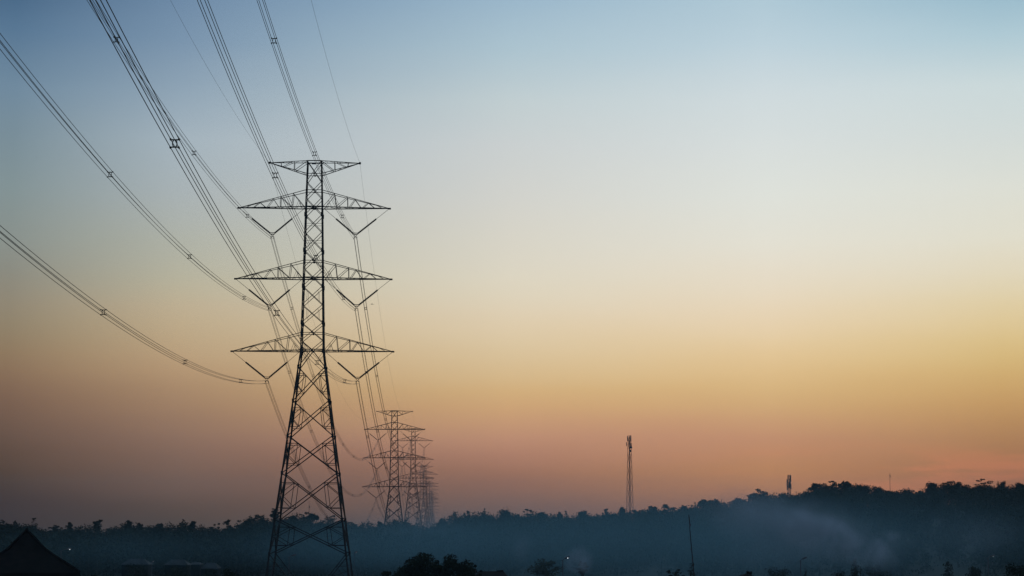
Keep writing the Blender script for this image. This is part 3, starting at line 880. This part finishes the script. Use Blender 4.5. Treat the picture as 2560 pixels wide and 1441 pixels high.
# leaning pole with boxes in front of the wood
Y = 345; pts = [pix(x, y, Y) for x, y in ((1722, 1287), (1723.5, 1300), (1724, 1315), (1726, 1340), (1728.5, 1368), (1731.5, 1400), (1735, 1441), (1737, 1480))]
pts[-1][2] = float(ground_z(pts[-1][0], Y)) - 0.3
root = thing('pole', pts[-1], 'thin dark leaning pole with small boxes in front of the misty wood', 'pole')
mb = MB(); mb.tube(np.array(pts), [0.07, 0.09, 0.06, 0.075, 0.08, 0.09, 0.1, 0.11], 7); mb.build('shaft', M_WOOD, root, origin=pts[-1])
for (x, y, w, h) in ((1725, 1313, 0.26, 0.5), (1727.5, 1374, 0.3, 0.22), (1731, 1401, 0.24, 0.34)):
    mb = MB(); c = pix(x, y, Y); mb.box(c - np.array([0, 0.14, 0]), (w, 0.22, h)); mb.build('box', M_GREY, root, origin=pts[-1])
mb = MB(); mb.tube(np.array([pix(1721, 1343, Y), pix(1722.5, 1350, Y), pix(1725, 1352, Y)]), 0.03, 5); mb.build('bracket', M_GREY, root, origin=pts[-1])

# ------------------------------------------------------------------ street lamps
def street_lamp(pxp, yelb, pxh, yh, Y, label, bulb, r=0.075):
    e = pix(pxp, yelb, Y); hd = pix(pxh, yh, Y)
    gz = float(ground_z(e[0], Y))
    root = thing('street_lamp', (e[0], Y, gz), label, 'street lamp', 'street lamps')
    o = (e[0], Y, gz)
    mb = MB(); mb.tube(np.array([[e[0], Y, gz - 0.2], [e[0], Y, gz + 1.0], [e[0], Y, e[2] - 0.15]]), [r * 1.3, r * 1.1, r * 0.75], 8)
    mb.build('post', M_GREY, root, origin=o)
    mb = MB(); s = np.sign(hd[0] - e[0])
    mb.tube(np.array([[e[0] - s * 0.25, Y, e[2] - 0.18], [e[0], Y, e[2] - 0.12], lerp(e, hd, 0.4), lerp(e, hd, 0.85)]), [0.03, 0.05, 0.04, 0.04], 6); mb.build('arm', M_GREY, root, origin=o)
    mb = MB(); d = hd - e; d /= np.linalg.norm(d)
    mb.tube(np.array([hd - d * 0.45, hd - d * 0.3, hd + d * 0.15, hd + d * 0.3]), [0.05, 0.11, 0.11, 0.04], 8)
    h = mb.build('lamp_head', M_GREY, root, origin=o)
    mb = MB(); u = hd + np.array([0.02, -0.04, -0.11])
    n = 8; vv = []; ff = []
    for a in range(n + 1):
        th = math.pi * a / n
        for b in range(10):
            ph = 2 * math.pi * b / 10; vv.append(u + 0.06 * np.array([math.sin(th) * math.cos(ph), math.sin(th) * math.sin(ph), math.cos(th) * 0.8]))
    for a in range(n):
        for b in range(10): ff.append((a * 10 + b, a * 10 + (b + 1) % 10, (a + 1) * 10 + (b + 1) % 10, (a + 1) * 10 + b))
    mb.add(vv, ff); mb.build('bulb', bulb, h, smooth=True, origin=o)
street_lamp(153, 1376, 174.5, 1372, 285, 'brightly lit street lamp right of the big dark roof', M_BULB)
street_lamp(1407, 1399, 1419, 1393.5, 270, 'lit street lamp on a tall post beside the smoky spreading tree', M_BULB)
street_lamp(2001.5, 1399.5, 2012.5, 1395, 265, 'unlit street lamp on a slim post in the mist below the right hill', M_BULBOFF)
street_lamp(2470, 1393, 2482.5, 1389.5, 270, 'dimly lit street lamp near the bottom right corner', M_BULBDIM)
street_lamp(723, 1391, 736, 1388, 300, 'unlit street lamp seen between the legs of the near pylon', M_BULBOFF, 0.06)
street_lamp(886, 1383, 890.5, 1380, 430, 'small distant lit lamp right of the right leg of the near pylon', M_BULBWARM, 0.05)
street_lamp(380, 1406, 383, 1404, 425, 'tiny faint lit lamp among the pale house roofs on the left', M_BULBDIM, 0.05)

# ------------------------------------------------------------------ buildings
def hip_profile_roof(mb, c, prof, sx=1.0, sy=1.0):
    """square stacked rings: prof = [(half width, z)] from eave to apex"""
    v = []; f = []
    for r, z in prof:
        for (a, b) in ((-1, -1), (1, -1), (1, 1), (-1, 1)): v.append(np.array([c[0] + a * r * sx, c[1] + b * r * sy, z]))
    for i in range(len(prof) - 1):
        for j in range(4): f.append((i * 4 + j, i * 4 + (j + 1) % 4, (i + 1) * 4 + (j + 1) % 4, (i + 1) * 4 + j))
    f.append((3, 2, 1, 0)); f.append(tuple((len(prof) - 1) * 4 + j for j in range(4)))
    mb.add(v, f)

def pavilion():
    Y = 150.0; m = mpp(Y); cx = pix(65, 1400, Y)[0]
    g = float(ground_z(cx, Y))
    zz = lambda py: float(pix(65, py, Y)[2])
    root = thing('house', (cx, Y, g), 'large house with a black steep pyramid roof and small finial at the left', 'house', rz=math.atan2(-cx, Y))
    o = (cx, Y, g)
    mb = MB()
    # the near edge of the roof is closer than its axis: widths measured at the silhouette
    prof = [(131, 1439), (129, 1430), (107, 1415), (87, 1402.5), (67, 1389.5), (46.5, 1375), (36.5, 1365), (26, 1353), (15, 1341.5), (6, 1333), (3, 1330)]
    hip_profile_roof(mb, (cx, Y), [(r * m * 0.985, zz(py)) for r, py in prof])
    roof = mb.build('roof', M_TILE, root, origin=o)
    mb = MB()
    for a, b in ((-1, -1), (1, -1), (1, 1), (-1, 1)):
        mb.tube(np.array([[cx + a * r * m * .985, Y + b * r * m * .985, zz(py) + 0.05] for r, py in prof[1:]]), 0.09, 5)
    mb.build('hip_ridge', M_TILE, roof, origin=o)
    mb = MB()
    zt = zz(1330)
    mb.tube(np.array([[cx, Y, zt - 0.1], [cx, Y, zt + 0.1], [cx, Y, zt + 0.2], [cx, Y, zz(1319)]]), [0.13, 0.14, 0.09, 0.05], 8); mb.build('finial', M_TILE, roof, origin=o)
    mb = MB(); zw = zz(1439); hwid = 112 * m
    mb.box((cx, Y, (g + zw) / 2), (hwid * 2, hwid * 2, zw - g)); mb.build('wall', M_WALL, root, origin=o)
    for k in (-0.6, 0.0, 0.6):
        mb = MB(); mb.box((cx + k * hwid, Y - hwid - 0.03, zw - 1.5), (1.3, 0.08, 1.3)); w = mb.build('window', M_WOOD, root, origin=o)
        mb = MB(); mb.box((cx + k * hwid, Y - hwid - 0.08, zw - 1.5), (1.1, 0.04, 1.1)); mb.build('pane', M_DARKGLASS, w, origin=o)
    mb = MB(); mb.box((cx + 1.9, Y - hwid - 0.04, g + 1.1), (1.1, 0.1, 2.2)); mb.build('door', M_WOOD, root, origin=o)
pavilion()

def small_house(pxl, pxr, yridge, yeave, Y, label, roofmat, horns=None, depth=6.0, ridge_in=0.3):
    a = pix(pxl, yeave, Y); b = pix(pxr, yeave, Y); zr = float(pix(pxl, yridge, Y)[2]); ze = float(a[2])
    cx = (a[0] + b[0]) / 2; hwid = (b[0] - a[0]) / 2
    g = min(float(ground_z(cx, Y + depth / 2)), ze - 2.2)
    o = (cx, Y + depth / 2, g)
    root = thing('house', o, label, 'house')
    yc = Y + depth / 2; rl = hwid * (1 - ridge_in)
    v = [(cx - hwid, Y, ze), (cx + hwid, Y, ze), (cx + hwid, Y + depth, ze), (cx - hwid, Y + depth, ze), (cx - rl, yc, zr), (cx + rl, yc, zr)]
    mb = MB(); mb.add(v, [(0, 1, 5, 4), (2, 3, 4, 5), (1, 2, 5), (3, 0, 4), (3, 2, 1, 0)])
    roof = mb.build('roof', roofmat, root, origin=o)
    mb = MB(); mb.box((cx, yc, (g + ze) / 2 - 0.02), (hwid * 1.8, depth * 0.85, ze - g)); mb.build('wall', M_WALL, root, origin=o)
    for k in (-0.45, 0.45):
        mb = MB(); mb.box((cx + k * hwid, yc - depth * 0.425 - 0.03, (g + ze) / 2), (1.0, 0.08, 1.0)); mb.build('window', M_DARKGLASS, root, origin=o)
    if horns:
        mb = MB()
        for (x0, y0, x1, y1) in horns:
            p, q = pix(x0, y0, yc), pix(x1, y1, yc)
            mb.tube(np.array([p, lerp(p, q, .55) + np.array([0, 0, -0.02]), q]), [0.26, 0.18, 0.06], 6)
        mb.build('ridge_horn', roofmat, roof, origin=o)
    return root
small_house(300, 372, 1398, 1412, 440, 'leftmost of the pale low roofs below the wood on the left', M_ZINC, ridge_in=0.5)
small_house(408, 470, 1400, 1413, 440, 'pale roof just right of the tiny faint lamp on the left', M_ZINC, ridge_in=0.5)
small_house(470, 500, 1406, 1412, 452, 'smallest pale roof, between two larger pale roofs on the left', M_ZINC, ridge_in=0.5)
small_house(500, 545, 1408, 1422, 446, 'rightmost pale roof below the wood, left of the near pylon', M_ZINC, ridge_in=0.5)
small_house(1182, 1272, 1430, 1447, 205, 'dark house roof with one upturned horn at its right end', M_TILE,
            horns=[(1243, 1432, 1258, 1426.5)], ridge_in=0.30)
small_house(1853, 1893, 1435, 1444, 200, 'small dark roof with two crossed horns at its peak', M_TILE,
            horns=[(1874, 1435, 1866.5, 1428.5), (1873, 1435, 1880, 1429.5)], depth=4.0, ridge_in=0.85)

# ------------------------------------------------------------------ birds
def bird(px, py, Y, span, label, rz=0.0, flap=-0.25):
    c = pix(px, py, Y)
    root = thing('bird', c, label, 'bird', 'birds in the evening sky', rz=rz)
    L = span * 0.42
    mb = MB(); pts = np.array([[0, -L * .5, 0.02], [0, -L * .4, .03], [0, -L * .15, .02], [0, L * .15, 0], [0, L * .5, -.01]])
    mb.tube(pts, np.array([0.012, 0.07, 0.12, 0.10, 0.03]) * span, 7)
    mb.add([(0.0, L * .4, 0), (-span * .08, L * .75, 0), (span * .08, L * .75, 0), (0, L * .6, 0.02 * span)], [(0, 1, 3), (0, 3, 2), (0, 2, 1)])
    mb.build('body', M_BIRD, root, smooth=True)
    for s in (-1, 1):
        mb = MB(); h = span / 2; v = []
        for t, zc, ch, sw in ((0, 0.03, .26, 0), (.35, 0.09, .24, -.03), (.7, .02, .17, .03), (1.0, flap, .05, .12)):
            x = s * h * t; y0 = (sw - ch * .5) * span; y1 = (sw + ch * .5) * span; z = zc * h
            v += [(x, y0, z), (x, y1, z), (x, y1, z - 0.035 * span * (1 - .7 * t)), (x, y0, z - 0.035 * span * (1 - .7 * t))]
        f = []
        for i in range(3):
            for j in range(4): f.append((i * 4 + j, i * 4 + (j + 1) % 4, i * 4 + 4 + (j + 1) % 4, i * 4 + 4 + j))
        f.append((12, 13, 14, 15)); mb.add(v, f)
        mb.build('wing', M_BIRD, root)
bird(930, 761, 330, 0.75, 'largest bird with drooping wings, right of the near pylon between its arms', 0.3)
BIRDS = [(1071,430.5,'tiny bird speck in the blue sky right of the near pylon top arm'),
 (1810,663.5,'tiny bird speck high in the pale sky, left of another at equal height'),
 (2143,646,'tiny bird speck high in the pale sky on the right'),
 (1577,909.5,'tiny bird speck in the yellow sky above the tall antenna tower'),
 (1120,923,'tiny bird speck in the orange sky right of the bottom arm'),
 (2345,1043,'tiny bird speck in the orange sky near the right edge'),
 (1427,1115,'upper one of two bird specks left of the tall antenna tower'),
 (1434.5,1170,'lower one of two bird specks left of the tall antenna tower'),
 (1945,1167,'tiny bird speck just above and left of the short antenna tower'),
 (1475,1254,'bird speck low over the trees left of the tall antenna tower'),
 (1330,1195,'faint bird speck over the middle of the skyline'),
 (2166,1198,'bird speck between the hilltop crowns and the thin bare mast'),
 (91,394.5,'lonely bird speck in the blue sky at the far left'),
 (71,1115,'lonely bird speck in the dusky sky at the lower left'),
 (2144,1113,'faint bird speck in the orange sky above the hilltop trees')]
for j, (x, y, lab) in enumerate(BIRDS):
    bird(x, y, 420 + 20 * (j % 4), 0.34, lab, rz=0.5 + j * 0.9, flap=-0.4 if j % 2 else 0.5)

# ------------------------------------------------------------------ air: haze and smoke
def haze_box():
    mb = MB(); x0, x1, y0, y1, z0, z1 = -2560, 2560, -330, 3760, -14, 104
    mb.box(((x0 + x1) / 2, (y0 + y1) / 2, (z0 + z1) / 2), (x1 - x0, y1 - y0, z1 - z0))
    m = bpy.data.materials.new('haze'); m.use_nodes = True; nt = m.node_tree; nt.nodes.clear()
    out = nt.nodes.new('ShaderNodeOutputMaterial'); pv = nt.nodes.new('ShaderNodeVolumePrincipled')
    pv.inputs['Color'].default_value = (0.66, 0.86, 0.96, 1)
    pv.inputs['Density'].default_value = HAZE_D
    pv.inputs['Anisotropy'].default_value = 0.0
    nt.links.new(pv.outputs[0], out.inputs['Volume'])
    o = mb.build('haze', m); tag(o, kind='stuff')
    o.display_type = 'WIRE'
HAZE_D = 0.00011
haze_box()

def smoke(name, label, px, py, Y, rx, ry, rz, dens, scale, tilt=0.0, col=(0.8, 0.88, 1.0), thr=0.35, power=1.0, off=0.0):
    c = pix(px, py, Y)
    n = 24; v = []; f = []
    for a in range(13):
        th = math.pi * a / 12
        for b in range(n):
            ph = 2 * math.pi * b / n; v.append((math.sin(th) * math.cos(ph), math.sin(th) * math.sin(ph), math.cos(th)))
    for a in range(12):
        for b in range(n): f.append((a * n + b, (a + 1) * n + b, (a + 1) * n + (b + 1) % n, a * n + (b + 1) % n))
    mb = MB(); mb.add(v, f)
    m = bpy.data.materials.new(name); m.use_nodes = True; nt = m.node_tree; nt.nodes.clear(); N = nt.nodes.new; L = nt.links.new
    out = N('ShaderNodeOutputMaterial'); pv = N('ShaderNodeVolumePrincipled')
    pv.inputs['Color'].default_value = (*col, 1); pv.inputs['Anisotropy'].default_value = 0.0
    tc = N('ShaderNodeTexCoord'); ln = N('ShaderNodeVectorMath'); ln.operation = 'LENGTH'
    L(tc.outputs['Object'], ln.inputs[0])
    fo = N('ShaderNodeMapRange'); fo.interpolation_type = 'SMOOTHSTEP'
    for i, q in enumerate((1.0, -0.25, 0.0, 1.0)): fo.inputs[i + 1].default_value = q
    L(ln.outputs['Value'], fo.inputs[0])
    mp = N('ShaderNodeMapping'); mp.inputs['Location'].default_value = (off, off * 1.7, off * .3)
    mp.inputs['Scale'].default_value = (rx / 20 * scale, ry / 20 * scale, rz / 20 * scale)
    L(tc.outputs['Object'], mp.inputs[0])
    nz = N('ShaderNodeTexNoise'); nz.inputs['Scale'].default_value = 1.0; nz.inputs['Detail'].default_value = 4; nz.inputs['Roughness'].default_value = 0.55; nz.inputs['Distortion'].default_value = 0.6
    L(mp.outputs[0], nz.inputs['Vector'])
    nr = N('ShaderNodeMapRange'); nr.inputs[1].default_value = thr; nr.inputs[2].default_value = 0.75; L(nz.outputs[0], nr.inputs[0])
    mu = N('ShaderNodeMath'); mu.operation = 'MULTIPLY'; L(fo.outputs[0], mu.inputs[0]); L(nr.outputs[0], mu.inputs[1])
    m2 = N('ShaderNodeMath'); m2.operation = 'MULTIPLY'; L(mu.outputs[0], m2.inputs[0]); m2.inputs[1].default_value = dens
    L(m2.outputs[0], pv.inputs['Density']); L(pv.outputs[0], out.inputs['Volume'])
    try: m.cycles.volume_step_rate = 0.35
    except Exception: pass
    o = mb.build(name, m)
    o.location = tuple(c); o.scale = (rx, ry, rz); o.rotation_euler = (0, tilt, 0)
    tag(o, label, 'smoke' if name == 'smoke' else 'mist', kind='stuff')
    o.display_type = 'WIRE'
BLUE = (0.43, 0.80, 0.95)
smoke('mist', 'thin bluish mist lying in front of the wood from centre to right', 1740, 1348, 440, 108, 36, 16, 0.042, 0.35, thr=0.1, col=BLUE)
smoke('mist', 'pale fog in the gap of the skyline below the far pylons', 1055, 1336, 545, 22, 34, 5.5, 0.014, 0.8, thr=0.2, off=3.0, col=(0.6, 0.85, 1.0))
smoke('mist', 'dim mist across the foot of the ridge behind the near pylon', 980, 1362, 440, 52, 30, 10, 0.030, 0.5, thr=0.1, off=8.0, col=BLUE)
smoke('mist', 'thin dim mist over the wood left of the near pylon', 330, 1375, 440, 50, 26, 8, 0.012, 0.45, thr=0.05, off=12.0, col=BLUE)
smoke('mist', 'warm pale fog far down the line around the farthest pylons', 1075, 1324, 2700, 170, 800, 36, 0.0004, 0.08, thr=-0.2, off=7.0, col=(1.0, 0.72, 0.62))
smoke('smoke', 'wide pale smoke plume drifting left in front of the right hill', 2100, 1352, 405, 16, 8, 5.4, 1.0, 2.6, tilt=0.30, thr=0.46, off=1.0)
smoke('smoke', 'broad upper drift of pale smoke below the short antenna tower', 1985, 1312, 410, 30, 12, 8, 0.19, 1.5, tilt=0.18, thr=0.40, off=5.0)
smoke('smoke', 'faint low smoke bank around the unlit right lamp', 1960, 1388, 390, 22, 12, 5.0, 0.034, 1.0, thr=0.28, off=9.0)
smoke('smoke', 'faint drift of smoke on the far right below the layered hilltop tree', 2430, 1335, 400, 15, 10, 6.0, 0.055, 1.2, thr=0.34, off=11.0)
smoke('smoke', 'small smoke puff curling beside the smoky palm-like tree', 1446, 1405, 400, 3.6, 2.6, 4.0, 0.9, 4.0, tilt=0.6, thr=0.46, off=2.0)
smoke('smoke', 'faint smoke trail above the spreading tree left of the tall lit lamp', 1330, 1374, 400, 8.0, 4.5, 4.6, 0.14, 2.0, tilt=0.4, thr=0.38, off=4.0)
smoke('smoke', 'small smoke wisp at the right end of the wide plume', 2226, 1354, 400, 5.0, 3.0, 2.6, 0.8, 4.0, thr=0.46, off=6.0)
